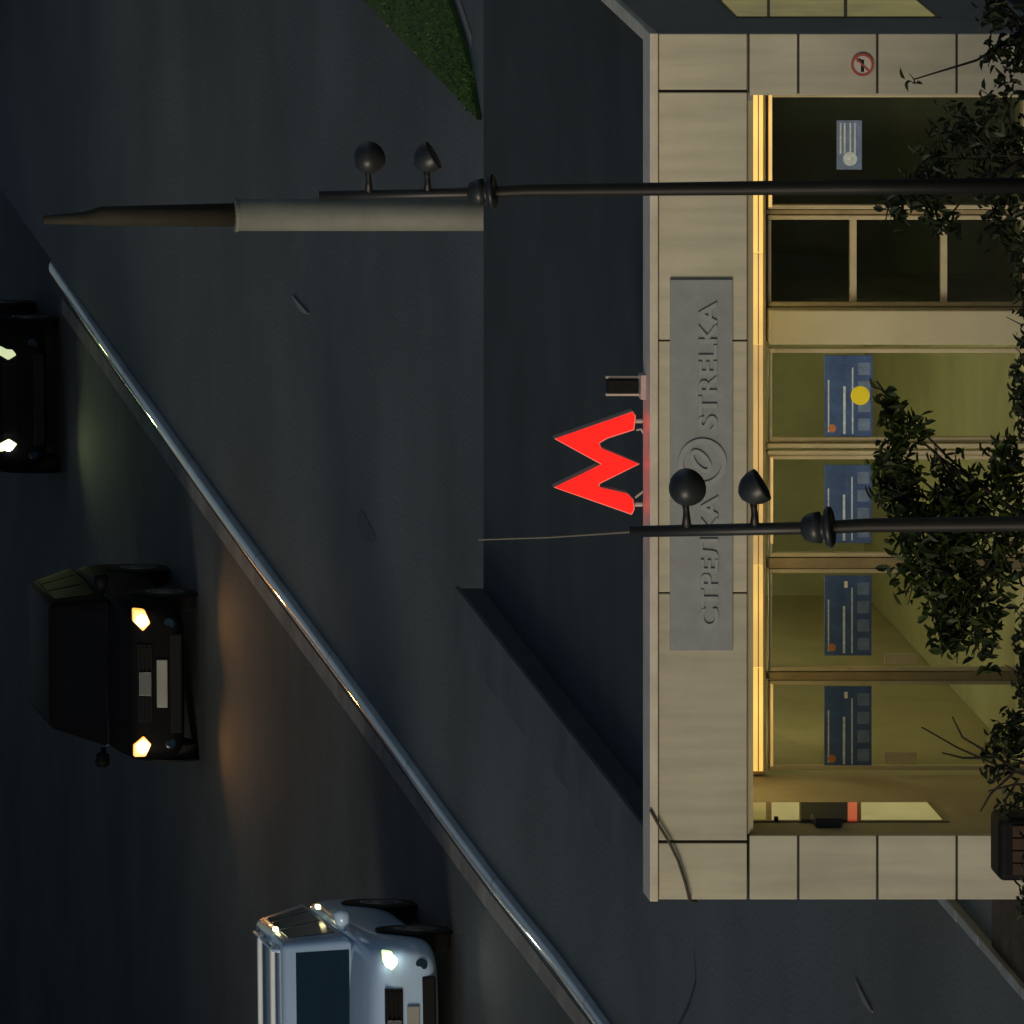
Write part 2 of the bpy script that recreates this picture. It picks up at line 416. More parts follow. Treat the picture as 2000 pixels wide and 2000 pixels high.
# header with light tubes
MB().box(XL2, XR2, R-.04, R+.1, zg(1494), 2.30).build('header', 'frame_dark', pav)
tb = [(497, 700, 'tube'), (700, 900, 'tube_mid'), (900, 1330, 'tube_dim'), (1330, 1510, 'tube_mid'), (1510, 1818, 'tube')]
for a, c, m in tb:
    t = MB().box(xg(a)+.001, min(xg(c)-.001, XR2-.005), R-.075, R-.043, zg(1487), zg(1468)).build('lit_strip', m, pav)
    MB().box(xg(a)+.004, min(xg(c)-.004, XR2-.005), R-.080, R-.076, zg(1479), zg(1477)).build('tube_clip', 'frame_dark', t)
MB().box(XL2+.01, XR2-.01, R-.085, R-.045, zg(1492), zg(1488.5)).build('lower_trim', 'frame_dark', pav)
for x in (-2.3, -1.1, 0.0, 1.1, 2.3):
    MB().lathe((x, 1.75, 2.31), (0,0,-1), [(0,.10),(.02,.10),(.021,.08)], 18).build('recess_lamp', 'downlight', pav)
MB().box(xg(1597), XR2-.006, R-.05, R-.022, zg(1506), zg(1500)).build('lit_strip', 'tube_mid', pav)  # lamplight caught by the top rails, added as three glowing strips
MB().box(xg(940), xg(1108), R-.05, R-.022, zg(1508), zg(1504)).build('lit_strip', 'tube_dim', pav)
MB().box(xg(505), xg(665), R-.05, R-.022, zg(1508), zg(1504)).build('lit_strip', 'tube_dim', pav)

# glazed doors: frame, pane, handle
def leaf_unit(name, u0, u1, v0, v1, gm, fm, fw=.045, handle=None, transoms=()):
    x0, x1 = xg(u0), xg(u1); z1, z0 = zg(v0), (zg(v1) if v1 else -0.26)
    b = MB()
    b.box(x0, x0+fw, R-.02, R+.05, z0, z1); b.box(x1-fw, x1, R-.02, R+.05, z0, z1)
    b.box(x0+fw, x1-fw, R-.018, R+.048, z1-fw*.8, z1-.002); b.box(x0+fw, x1-fw, R-.018, R+.048, z0+.002, z0+.06)
    fr = b.build(name, fm, pav, bevel=.006)
    MB().box(x0+fw, x1-fw, R+.010, R+.018, z0+.12, z1-fw*.8).build('pane', gm, fr)
    for tv, ta, tb_ in transoms:
        zz = zg(tv); MB().box(max(xg(ta), x0+fw), min(xg(tb_), x1-fw), R-.016, R+.046, zz-.025, zz+.025).build('transom', fm, fr)
    if handle:
        hx = x0 + .1 if handle < 0 else x1 - .1
        MB().tube([(hx, R-.03, .75), (hx, R-.075, .78), (hx, R-.075, 1.02), (hx, R-.03, 1.05)], .012, 8).build('handle', 'chrome', fr)
    return fr
doors = [(497, 672), (690, 890), (913, 1112), (1138, 1320)]
for i, (a, c) in enumerate(doors):
    dr = leaf_unit('door', a, c, 1501, None, 'glass_lit', 'frame', .034)
    if i < 2: MB().box(xg(a+14), xg(a+34), R-.004, R+.009, zg(1790), zg(1728)).build('push_plate', 'frame', dr)
MB().box(xg(674), xg(688), R-.03, R+.04, -0.27, zg(1497)).build('mullion', 'frame_dark', pav)
MB().box(xg(892), xg(911), R-.03, R+.04, -0.27, zg(1497)).build('mullion', 'frame_dark', pav)
b = MB(); b.box(xg(1114.5), xg(1122), R-.06, R+.04, -0.27, zg(1497)); b.box(xg(1128), xg(1135.5), R-.06, R+.04, -0.27, zg(1497))
b.build('mullion', 'frame', pav)
leaf_unit('window', 1402, 1580, 1499, None, 'glass_dark', 'frame', .034, transoms=((1666, 1400, 1590), (1843, 1400, 1590)))
MB().box(xg(1582), xg(1590), R-.01, R+.04, -0.27, zg(1497)).build('mullion', 'frame_dark', pav)
leaf_unit('window', 1592, 1819, 1499, None, 'glass_dark', 'frame', .034)
# lit slots in both side walls
slot = MB().box(XL2-.022, XL2-.008, .62, 1.38, .70, 2.29).build('lit_window', 'frame_dark', pav)
xs = XL2-.006
def skew(v, y): return ZC - (v - VV) * (D0 + y) / F
def pane(n, y0, y1, va, vb, m, t=.003, flat=False):
    zb0, zb1 = (.75, .75) if flat else (skew(va, y0), skew(va, y1))
    q = [Vector((xs, y0, zb0)), Vector((xs, y1, zb1)), Vector((xs, y1, min(2.28, skew(vb, y1)))), Vector((xs, y0, min(2.28, skew(vb, y0))))]
    return MB().prism(q, Vector((-.004, 0, 0)), Vector((t, 0, 0))).build(n, m, slot)
def zs(v): return ZC - (v - VV) * (D0 + 1.0) / F
pane('lit_pane', .66, 1.34, 0, 1682, 'lightbox', flat=True)
pane('lit_pane', .66, 1.34, 1561, 1507, 'lightbox')
pane('lit_pane', .66, 1.34, 1496, 1469, 'lightbox2')
pane('dark_pane', .60, 1.30, 1654, 1565, 'slate', t=.012)
pane('red_pane', .62, 1.30, 1674, 1656, 'screenred', t=.012)
MB().box(xs-.004, xs+.06, .40, .62, zs(1620), zs(1568)).build('ticket_slot_case', 'slate', slot)
MB().box(xs-.004, xs+.03, .60, .64, zs(1504), zs(1497)).build('glazing_bar', 'black', slot)
slot2 = MB().box(XR-.021, XR-.010, 1.00, 1.92, .70, 2.28).build('lit_window', 'frame_dark', pav)
def pane2(va, vb, flat=False):
    y0, y1 = 1.03, 1.88
    q = [Vector((XR-.008, y0, .745 if flat else skew(va, y0))), Vector((XR-.008, y1, .745 if flat else skew(va, y1))), Vector((XR-.008, y1, min(2.27, skew(vb, y1)))), Vector((XR-.008, y0, min(2.27, skew(vb, y0))))]
    MB().prism(q, Vector((-.004, 0, 0)), Vector((.004, 0, 0))).build('lit_pane', 'lightbox2', slot2)
pane2(0, 1655, True); pane2(1648, 1504); pane2(1498, 1410)
# ceiling lamps of the hall
for x, y in ((-1.9, 4.4), (0.2, 4.4), (-1.9, 7.6), (0.2, 7.6)):
    MB().box(x-.45, x+.45, y-.15, y+.15, 2.485, 2.515).build('ceiling_lamp', 'lamp', pav)

# posters and stickers on the glass
def poster(u0, u1, v0, v1, label, faded=False):
    yy = R - .006
    x0, x1, z1, z0 = xg(u0), xg(u1), zg(v0), zg(v1)
    t = thing('poster', label, 'poster', ((x0+x1)/2, yy, z0), 'posters on the pavilion doors')
    o = t.location.copy()
    MB().box(x0, x1, yy, yy+.010, z0, z1).build('sheet', 'blue', t, o)
    w, h = x1-x0, z1-z0
    def pr(n, a, c, e, f, m, q=.002): MB().box(x0+w*a, x0+w*c, yy-q, yy-.0005, z1-h*f, z1-h*e).build(n, m, t, o)
    b = MB()
    b.box(x0+w*.03, x0+w*.62, yy-.002, yy-.0005, z1-h*.44, z1-h*.39)
    b.box(x0+w*.03, x0+w*.85, yy-.002, yy-.0005, z1-h*.60, z1-h*.57)
    b.box(x0+w*.05, x0+w*.7, yy-.002, yy-.0005, z1-h*.10, z1-h*.07)
    b.build('printed_lines', 'ink', t, o)
    if not faded:
        b = MB(); b.box(x0+w*.85, x0+w*.93, yy-.0022, yy-.0005, z1-h*.49, z1-h*.42); b.build('white_mark', 'white', t, o)
    for k in range(4):
        MB().box(x0+w*(.07+.23*k), x0+w*(.22+.23*k), yy-.002, yy-.0005, z1-h*.95, z1-h*.70).build('picture', 'blue2', t, o)
    b = MB(); c = Vector((x0+w*.10, yy-.0025, z1-h*.16))
    b.lathe(c, (0, 1, 0), [(0, h*.085), (.002, h*.085)], 14); b.build('orange_mark', 'orange', t, o)
    return t
poster(503, 660, 1610, 1702, 'navy route poster on the leftmost glass door, beside the pale lit slot')
poster(720, 876, 1610, 1702, 'navy route poster on the second glass door from the left, left of the leafy tree')
poster(940, 1092, 1610, 1702, 'navy route poster on the third door, partly behind a lamp post and leaves', True)
poster(1148, 1306, 1610, 1704, 'navy route poster with the yellow round sticker over its corner', True)
# smaller pale notice on the dark right-hand window
yy = R - .006
n = thing('notice', 'small pale blue notice with a round emblem on the dark right window', 'notice', (xg(1717), yy, zg(1683)))
o = n.location.copy()
MB().box(xg(1669), xg(1765), yy, yy+.010, zg(1683), zg(1634)).build('sheet', 'blue2', n, o)
b = MB()
for v in (1640, 1648, 1659, 1668): b.box(xg(1700), xg(1760), yy-.002, yy-.0005, zg(v+3), zg(v))
b.build('printed_lines', 'ink', n, o)
MB().lathe((xg(1690), yy-.0025, zg(1660)), (0,1,0), [(0, .055), (.002, .055)], 18).build('round_emblem', 'ink', n, o)
MB().lathe((xg(1690), yy-.0045, zg(1658)), (0,1,0), [(0, .013), (.002, .013)], 12).build('white_dot', 'white', n, o)
# yellow round sticker
st = MB().lathe((xg(1228), R-.012, zg(1680)), (0,1,0), [(0, .072), (.003, .075)], 28).build('round_sticker', 'yellow')
tag(st, 'round yellow sticker on the door glass beside the beige pier', 'sticker')

# prohibition sign on the right pier
c = Vector((xf(1874), -.012, zf(1684)))
ps = thing('prohibition_sign', 'round red and white no smoking sign on the right pier', 'sign', c)
MB().lathe((0, 0, 0), (0, 1, 0), [(0, .088), (.012, .088)], 32).build('disc', mat('sign_white', (.55,.50,.44), .5, var=.1), ps)
def ring(r0, r1, y0, y1, n=32):
    b = MB()
    for k in range(n):
        a0, a1 = 2*PI*k/n, 2*PI*(k+1)/n
        q = [Vector((math.cos(a)*r, 0, math.sin(a)*r)) for a, r in ((a0,r0),(a1,r0),(a1,r1),(a0,r1))]
        b.prism(q, Vector((0,y0,0)), Vector((0,y1,0)))
    return b
ring(.068, .088, -.004, -.0005).build('red_ring', 'red', ps)
d = Vector((1, 0, 1)).normalized(); e = Vector((-1, 0, 1)).normalized()*.007
MB().prism([d*-.07-e, d*.07-e, d*.07+e, d*-.07+e], Vector((0,-.0045,0)), Vector((0,-.0042+.0036,0))).build('red_bar', 'red', ps)
MB().box(-.055, .038, -.003, -.0006, -.012, .012).box(.022, .046, -.0032, -.0007, .013, .045).build('cigarette', 'black', ps)

# ------------------------------------------------------------------ station name board
yb = -.03
x0, x1, z1, z0 = xf(730), xf(1455), zf(1308), zf(1430)
nb = thing('station_name_board', 'long grey name board lettered СТРЕЛКА and STRELKA on the fascia', 'sign', ((x0+x1)/2, yb, z0))
o = nb.location.copy()
MB().box(x0, x1, yb, -.002, z0, z1).build('plate', 'plate', nb, o, bevel=.004)
def text_mesh(txt, xa, xb, za, zb, depth, bold=.006):
    cu = bpy.data.curves.new('lettering', 'FONT'); cu.body = txt; cu.extrude = 0.01; cu.size = 1; cu.offset = 0.022
    cu.bevel_depth = 0.0
    ob = bpy.data.objects.new('lettering', cu); COL.objects.link(ob)
    dg = bpy.context.evaluated_depsgraph_get()
    me = bpy.data.meshes.new_from_object(ob.evaluated_get(dg))
    bpy.data.objects.remove(ob); bpy.data.curves.remove(cu)
    xs_ = [v.co.x for v in me.vertices]; ys_ = [v.co.y for v in me.vertices]; zs_ = [v.co.z for v in me.vertices]
    X0, X1, Y0, Y1, Z0, Z1 = min(xs_), max(xs_), min(ys_), max(ys_), min(zs_), max(zs_)
    for v in me.vertices:
        x = xa + (v.co.x-X0)/(X1-X0)*(xb-xa); z = za + (v.co.y-Y0)/(Y1-Y0)*(zb-za)
        y = yb - .001 - (v.co.z-Z0)/(Z1-Z0)*depth
        v.co = Vector((x, y, z)) - o
    bm = bmesh.new(); bm.from_mesh(me)
    bmesh.ops.remove_doubles(bm, verts=bm.verts, dist=2e-5)
    bmesh.ops.dissolve_degenerate(bm, edges=bm.edges, dist=2e-5)
    bmesh.ops.recalc_face_normals(bm, faces=bm.faces)
    bm.to_mesh(me); bm.free()
    for p in me.polygons: p.use_smooth = False
    return me
def lettering(txt, u0, u1, v0, v1):
    me = text_mesh(txt, xf(u0), xf(u1), zf(v1), zf(v0), .016)
    me.name = 'lettering'; me.materials.append(M['letter'])
    ob = bpy.data.objects.new('lettering', me); COL.objects.link(ob); ob.parent = nb
    return ob
lettering('CTPE' + 'Л' + 'KA', 775, 1033, 1365, 1401)
lettering('STRELKA', 1163, 1412, 1362, 1399)
ec = Vector((xf(1098), yb, zf(1370))) - o
b = MB()
def ell(b, cx, cz, ra, rb, rot, t, y0, y1, a0=0, a1=2*PI, n=36):
    for k in range(n):
        p = a0+(a1-a0)*k/n; q = a0+(a1-a0)*(k+1)/n; pts = []
        for a, s_ in ((p, 1), (q, 1), (q, 0), (p, 0)):
            A, B = (ra, rb) if s_ else (ra-t, rb-t)
            X, Z = math.cos(a)*A, math.sin(a)*B
            pts.append(ec + Vector((cx + X*math.cos(rot)-Z*math.sin(rot), 0, cz + X*math.sin(rot)+Z*math.cos(rot))))
        b.prism(pts, Vector((0, y0, 0)), Vector((0, y1, 0)))
ell(b, 0, 0, .185, .185, 0, .038, -.016, -.001)
ell(b, .012, .012, .105, .060, .7, .030, -.016, -.001)
b.build('emblem', 'letter', nb)

# ------------------------------------------------------------------ lit M sign on the roof
ym = .34; sm = F/(D0+ym)
mo = P(1094, 1262, ym); mo.z = 3.10
ms = thing('metro_sign', 'glowing red metro letter M standing on the pavilion roof edge', 'sign', mo)
img = [(1082,857),(1236,803),(1242,812),(1239,840),(1186,857),(1171,866),(1175,875),(1250,906),(1172,945),(1171,951),(1226,963),(1237,975),(1240,994),(1234,1006),(1081,952),(1173,907)]
out = [P(2000-y, x, ym) - mo for x, y in img]
cen = sum(out, Vector())/len(out)
MB().prism(out, Vector((0,0,0)), Vector((0,.12,0))).build('case', 'redtrim', ms)
# inset lit face
def inset(pts, d):
    res = []; n = len(pts)
    area = sum(pts[i].x*pts[(i+1)%n].z - pts[(i+1)%n].x*pts[i].z for i in range(n))
    sgn = 1 if area > 0 else -1
    for i in range(n):
        a, b_, c_ = pts[i-1], pts[i], pts[(i+1) % n]
        e1 = (b_-a).normalized(); e2 = (c_-b_).normalized()
        n1 = Vector((-e1.z, 0, e1.x))*sgn; n2 = Vector((-e2.z, 0, e2.x))*sgn
        k = n1+n2; k = k/max(k.length_squared/2, .5)
        res.append(b_ + k*d)
    return res
MB().prism(inset(out, .010), Vector((0,-.012,0)), Vector((0,-.0005,0))).build('lit_face', 'redface', ms)
fr = [P(2000-y, x, ym+.06)-mo for x, y in ((1243,840),(1252,838),(1259,850),(1262,880),(1262,950),(1259,958),(1248,966),(1240,972))]
MB().tube(fr, .009, 8).build('foot_rail', 'tubing', ms)
for x, y in ((1236, 822), (1236, 985)):
    p = P(2000-y, x, ym+.06)-mo
    MB().tube([p, Vector((p.x, p.y, -.003))], .018, 8).build('foot', 'tubing', ms)
# small box in a pale bracket beside the M
yq = .5
bo = P(1258, 1262, yq); bo.z = 3.10 - .003
fl = thing('roof_floodlight', 'small dark box lamp in a pale bracket on the roof edge beside the red M', 'floodlight', (bo.x, .22, bo.z))
o = fl.location.copy()
a = P(1238, 1176, yq); c = P(1276, 1236, yq)
MB().box(a.x+.02, c.x-.02, .20, .32, c.z, a.z).build('case', 'black', fl, o, bevel=.01)
b = MB(); b.box(a.x, a.x+.016, .23, .27, bo.z+.05, a.z+.01); b.box(c.x-.016, c.x, .23, .27, bo.z+.05, a.z+.01)
b.build('bracket', 'tubing', fl, o)
MB().box(a.x-.02, c.x+.02, .17, .30, bo.z+.002, bo.z+.048).build('foot', 'redtrim', fl, o, bevel=.006)
# cable
cb = MB().tube([P(2000-y*1.0352, x*1.0352, -.05) for x, y in ((1227,1528),(1240,1552),(1262,1588),(1280,1625),(1293,1665),(1301,1698))] + [P(241, 1352, .25), P(240,1360,.6)], .011, 8)
cbo = cb.build('cable', 'cable'); tag(cbo, 'thin loose cable hanging across the left end of the fascia', 'cable')

# ------------------------------------------------------------------ lamp posts
def make_post():
    t = thing('lamp_post', 'tall black lamp post rising higher in the photo, in front of the dark windows', 'lamp post', (0,0,0), 'black lamp posts in front of the pavilion')
    H = 6.39
    MB().tube([(0.0,0,0),(-.02,0,2.5),(-.045,0,4.9),(-.06,0,5.2),(-.085,0,H)], [.064,.056,.044,.040,.036], 14).build('pole', 'postmetal', t, smooth=True)
    MB().lathe((0,0,0), (0,0,1), [(0,.14),(.03,.14),(.05,.08),(.4,.075),(.44,.06)], 18).build('base', 'postmetal', t)
    k = 1/268.7
    zc_ = H - (950-630)*k
    A = Vector((.10,-.30,-.95)).normalized(); c = Vector((-.045,-.075,zc_))
    cl = MB().lathe(c-A*.12, A, [(0,.04),(.02,.075),(.07,.095),(.12,.10),(.125,.075),(.15,.075),(.155,.115),(.17,.128),(.19,.128),(.20,.11),(.192,.085)], 24).build('collar_lamp', 'lampcase', t, smooth=True)
    MB().lathe(c+A*.068, A, [(0,.08),(.004,.078)], 20).build('lens', 'palelens', cl)
    MB().lathe((-.055,0,zc_-.06), (0,0,1), [(0,.055),(.12,.055)], 16).build('collar', 'postmetal', t)
    for z, ax, rr in ((H-97*k, (.20,.72,-.55), .118), (H-212*k, (.50,-.22,-.82), .110)):
        A = Vector(ax).normalized(); c = Vector((.182,0,z+.010))
        MB().tube([(-.07,0,z),(.02,0,z),(.06,0,z+.003),(.13,0,z+.01)], [.034,.022,.020,.030], 10).build('arm', 'postmetal', t, smooth=True)
        MB().lathe(c-A*.09, A, [(0,.03),(.02,rr*.55),(.055,rr*.82),(.10,rr*.97),(.145,rr),(.158,rr*.97),(.159,rr*.8)], 24).build('lamp_head', 'lampcase', t, smooth=True)
        MB().lathe(c+A*.062, A, [(0,rr*.82),(.005,rr*.8)], 20).build('lamp_glass', 'carglass', t)
    return t
p1 = make_post()
b1 = P(1640, 2000, -6.0); p1.location = (b1.x, -6.0, 0.03)
p2 = dup_tree(p1); b2 = P(977, 2000, -21.0); p2.location = (b2.x, -21.0, 0.0)
p2.location.x += .035; p2.location.z += .04
p2['label'] = 'nearer black lamp post crossing the grey name board, among the leaves'
rd = MB().tube([(-.085,0,6.38),(-.12,0,6.9),(-.135,0,7.34)], [.009,.007,.006], 6).build('thin_rod', 'rod', p2)

# pale column behind the roof
yc = 20.0
cbase = P(1580, 1000, yc)
cl = thing('street_column', 'thick pale street column standing behind the roof, darker above', 'column', (cbase.x, yc, 0))
mm = (yc + D0)/F
zt = P(1580, 460, yc).z
MB().tube([(0,0,0),(0,0,zt)], 31*mm, 24).build('sleeve', 'column', cl, smooth=True)
MB().lathe((0,0,zt-.02), (0,0,1), [(0,33*mm),(.03,33*mm),(.035,25*mm)], 24).build('sleeve_cap', 'column', cl)
zt2 = P(1565, 165, yc).z
MB().tube([(0,0,zt+.01),(-.01,0,zt+1.2),(-.03,0,zt2),(-.045,0,P(1562, 85, yc).z)], [23*mm,19*mm,13*mm,8*mm], 18).build('shaft', 'column2', cl, smooth=True)

# ------------------------------------------------------------------ cars
def make_car(label, loc, yaw, paint, hmat, H=1.55, spread=.70, rails=False, beam=None, lens=(.17,.085), plate_on=True, glints=False):
    t = thing('parked_car' if False else 'car', label, 'car', loc, 'cars coming down the road', yaw)
    st_ = [(0.0,.66,.34,.66),(.05,.80,.25,.80),(.22,.885,.20,.88),(.7,.91,.19,.93),(1.1,.915,.19,.97),(2.4,.92,.19,1.0),(3.8,.915,.20,1.02),(4.25,.89,.25,1.02),(4.42,.80,.34,.92)]
    bm = bmesh.new(); rings = []
    for y, w, zb, zt in st_:
        h = zt - zb
        half = [(0,zb),(w*.55,zb),(w*.90,zb+.02),(w*.98,zb+h*.22),(w,zb+h*.5),(w*.985,zb+h*.78),(w*.93,zb+h*.95),(w*.78,zt+.005),(w*.4,zt+.022),(0,zt+.028)]
        pts = half + [(-x, z) for x, z in half[-2:0:-1]]
        rings.append([bm.verts.new((x, y, z)) for x, z in pts])
    for a, b in zip(rings, rings[1:]):
        n = len(a)
        for k in range(n): bm.faces.new((a[k], a[(k+1) % n], b[(k+1) % n], b[k]))
    bm.faces.new(rings[0]); bm.faces.new(rings[-1][::-1])
    mb = MB(); mb.bm.free(); mb.bm = bm
    body = mb.build('body', paint, t, smooth=True, sub=2)
    # greenhouse
    cgl = 'carglass_dark' if paint == 'paint_dark' else 'carglass'
    A = [Vector((-.83,.98,.95)), Vector((.83,.98,.95)), Vector((.85,4.28,.98)), Vector((-.85,4.28,.98))]
    B = [Vector((-.69,1.72,H)), Vector((.69,1.72,H)), Vector((.70,3.95,H-.02)), Vector((-.70,3.95,H-.02))]
    bm = bmesh.new(); va = [bm.verts.new(p) for p in A]; vb = [bm.verts.new(p) for p in B]
    bm.faces.new(va[::-1]); bm.faces.new(vb)
    for k in range(4): bm.faces.new((va[k], va[(k+1)%4], vb[(k+1)%4], vb[k]))
    mb = MB(); mb.bm.free(); mb.bm = bm
    mb.build('cabin', paint, t, bevel=.07, seg=4, smooth=True)
    def panel(name, k, s0, s1, t0, t1, m):
        a, b_, c_, d_ = A[k], A[(k+1)%4], B[(k+1)%4], B[k]
        def q(s, r): return (a*(1-s)+b_*s)*(1-r) + (d_*(1-s)+c_*s)*r
        nrm = (b_-a).cross(d_-a).normalized()
        pts = [q(s0,t0), q(s1,t0), q(s1,t1), q(s0,t1)]
        return MB().prism(pts, nrm*-.01, nrm*.006).build(name, m, t, bevel=.02, seg=3)
    panel('windscreen', 0, .07, .93, .05, .80, cgl)
    for k in (1, 3):
        if k == 1: sp = ((.16,.47),(.50,.74),(.77,.90))
        else: sp = ((.10,.23),(.26,.50),(.53,.84))
        for a_, b_ in sp: panel('side_window', k, a_, b_, .14, .84, cgl)
    panel('rear_window', 2, .10, .90, .15, .85, cgl)
    for sx in (-1, 1):
        for y in (.86, 3.42):
            c = Vector((sx*.80, y, .335))
            wch = MB().lathe(c+Vector((sx*.10,0,0)), (sx,0,0), [(0,.30),(.0,.405),(.022,.40)], 28).build('wheel_arch', 'black', t)
            wh = MB().lathe(c-Vector((sx*.08,0,0)), (sx,0,0), [(0,.30),(.03,.335),(.17,.335),(.205,.30),(.208,.22)], 28).build('wheel', 'rubber', t, smooth=False)
            MB().lathe(c+Vector((sx*.125,0,0)), (sx,0,0), [(0,.215),(.008,.21),(.002,.12),(.015,.05)], 20).build('rim', 'rim', wh)
        mr = MB().lathe(Vector((sx*.86,1.28,1.0)), (sx,0,.1), [(0,.03),(.05,.03),(.07,.07),(.17,.085),(.21,.06)], 14).build('mirror', paint, t, smooth=True)
        hl = MB()
        w, h = lens
        pts = [Vector((sx*(spread-w*.8), -.015, .70)), Vector((sx*(spread-w*.2), -.012, .70-h)), Vector((sx*(spread+w*.75), .055, .715-h*.5)), Vector((sx*(spread+w*.8), .085, .73+h*.8)), Vector((sx*(spread-w*.1), .02, .72+h))]
        lens_o = hl.prism(pts, Vector((0,-.02,0)), Vector((0,.10,0))).build('headlight', hmat[0 if sx < 0 else 1], t, bevel=.015, seg=2)
        hm = hmat[0 if sx < 0 else 1]
        if hm != 'head_low':
            MB().lathe(Vector((sx*spread, -.034, .712)), (0,-1,0), [(0,.052),(.012,.066),(.022,.050),(.026,.02)], 16).build('bulb', 'bulb_orange' if hm == 'head_orange' else 'bulb_white', lens_o, smooth=True)
        if beam:
            L = bpy.data.lights.new('headlight_beam', 'SPOT'); L.energy = beam[1]*(1 if hmat[0 if sx<0 else 1] != 'head_low' else .2); L.color = beam[0]
            L.spot_size = math.radians(72); L.spot_blend = 1.0; L.shadow_soft_size = .10
            lo = bpy.data.objects.new('headlight_beam', L); COL.objects.link(lo); lo.parent = lens_o
            lo.location = (sx*spread, -.12, .72)
            lo.rotation_euler = Vector((.14, -1, -.07)).to_track_quat('-Z', 'Y').to_euler()
        MB().box(sx*.905-.012, sx*.905+.012, 1.95, 2.13, .865, .895).build('door_handle', 'chrome', t)
        if rails:
            MB().tube([(sx*.60,1.9,H-.01),(sx*.60,2.0,H+.045),(sx*.61,3.6,H+.03),(sx*.61,3.75,H-.03)], .022, 8).build('roof_rail', 'paint_white' if paint == 'paint_white' else 'chrome', t, smooth=True)
        if glints and sx > 0:
            for x, y, z in ((.715, 2.6, 1.475), (.905, 2.9, 1.01)):  # small glowing boxes stand in for reflections on chrome, not lamps
                MB().box(x, x+.045, y, y+.10, z, z+.05).build('chrome_glint', 'glint', t, bevel=.01)
    if rails:
        for y in (2.05, 3.05):
            MB().tube([(-.66,y,H+.02),(-.60,y,H+.05),(.60,y,H+.05),(.66,y,H+.02)], .026, 8).build('roof_bar', 'white', t, smooth=True)
    b = MB()
    for k in range(4): b.box(-.40, .40, -.035, .03, .600+.045*k, .622+.045*k)
    b.box(-.43, .43, -.012, .04, .59, .765)
    gr = b.build('grille', 'black', t, bevel=.004)
    if plate_on: MB().box(-.13, .13, -.052, -.036, .61, .75).build('grille_centre', 'chrome', gr, bevel=.01)
    MB().box(-.55, .55, .0, .06, .26, .40).build('lower_grille', 'black', t, bevel=.02)
    for sx in (-1, 1): MB().lathe(Vector((sx*.66,.075,.40)), (0,-1,.0), [(0,.06),(.05,.06),(.055,.045)], 16).build('fog_lamp', 'carglass', t)
    if plate_on: MB().box(-.265, .265, -.030, .004, .43, .55).build('number_plate', 'plateno', t, bevel=.01)
    MB().tube([(-.45,.985,.98),(.1,1.08,1.005)], .01, 6).build('wiper', 'black', t)
    return t
def gp(u, vg): return G(u, vg, -.15)
make_car('dark car with warm glowing headlights in the middle of the road', gp(665, 402), math.radians(4), 'paint_dark', ('head_orange','head_orange'), H=1.56, spread=.70, beam=((1,.45,.12), 34), lens=(.15,.085))
make_car('pale white car with roof rails cut by the edge of the photo', gp(-18, 905), math.radians(5.5), 'paint_white', ('head_white','head_white'), H=1.56, spread=.70, rails=True, beam=((.9,1,.85), 11), lens=(.12,.06), glints=True)
make_car('distant dark car whose headlights just enter the far edge of the road', gp(1220, 130), math.radians(5), 'paint_dark', ('head_white','head_low'), H=1.5, spread=.55, lens=(.10,.10), beam=((.8,1,.40), 20), plate_on=False)

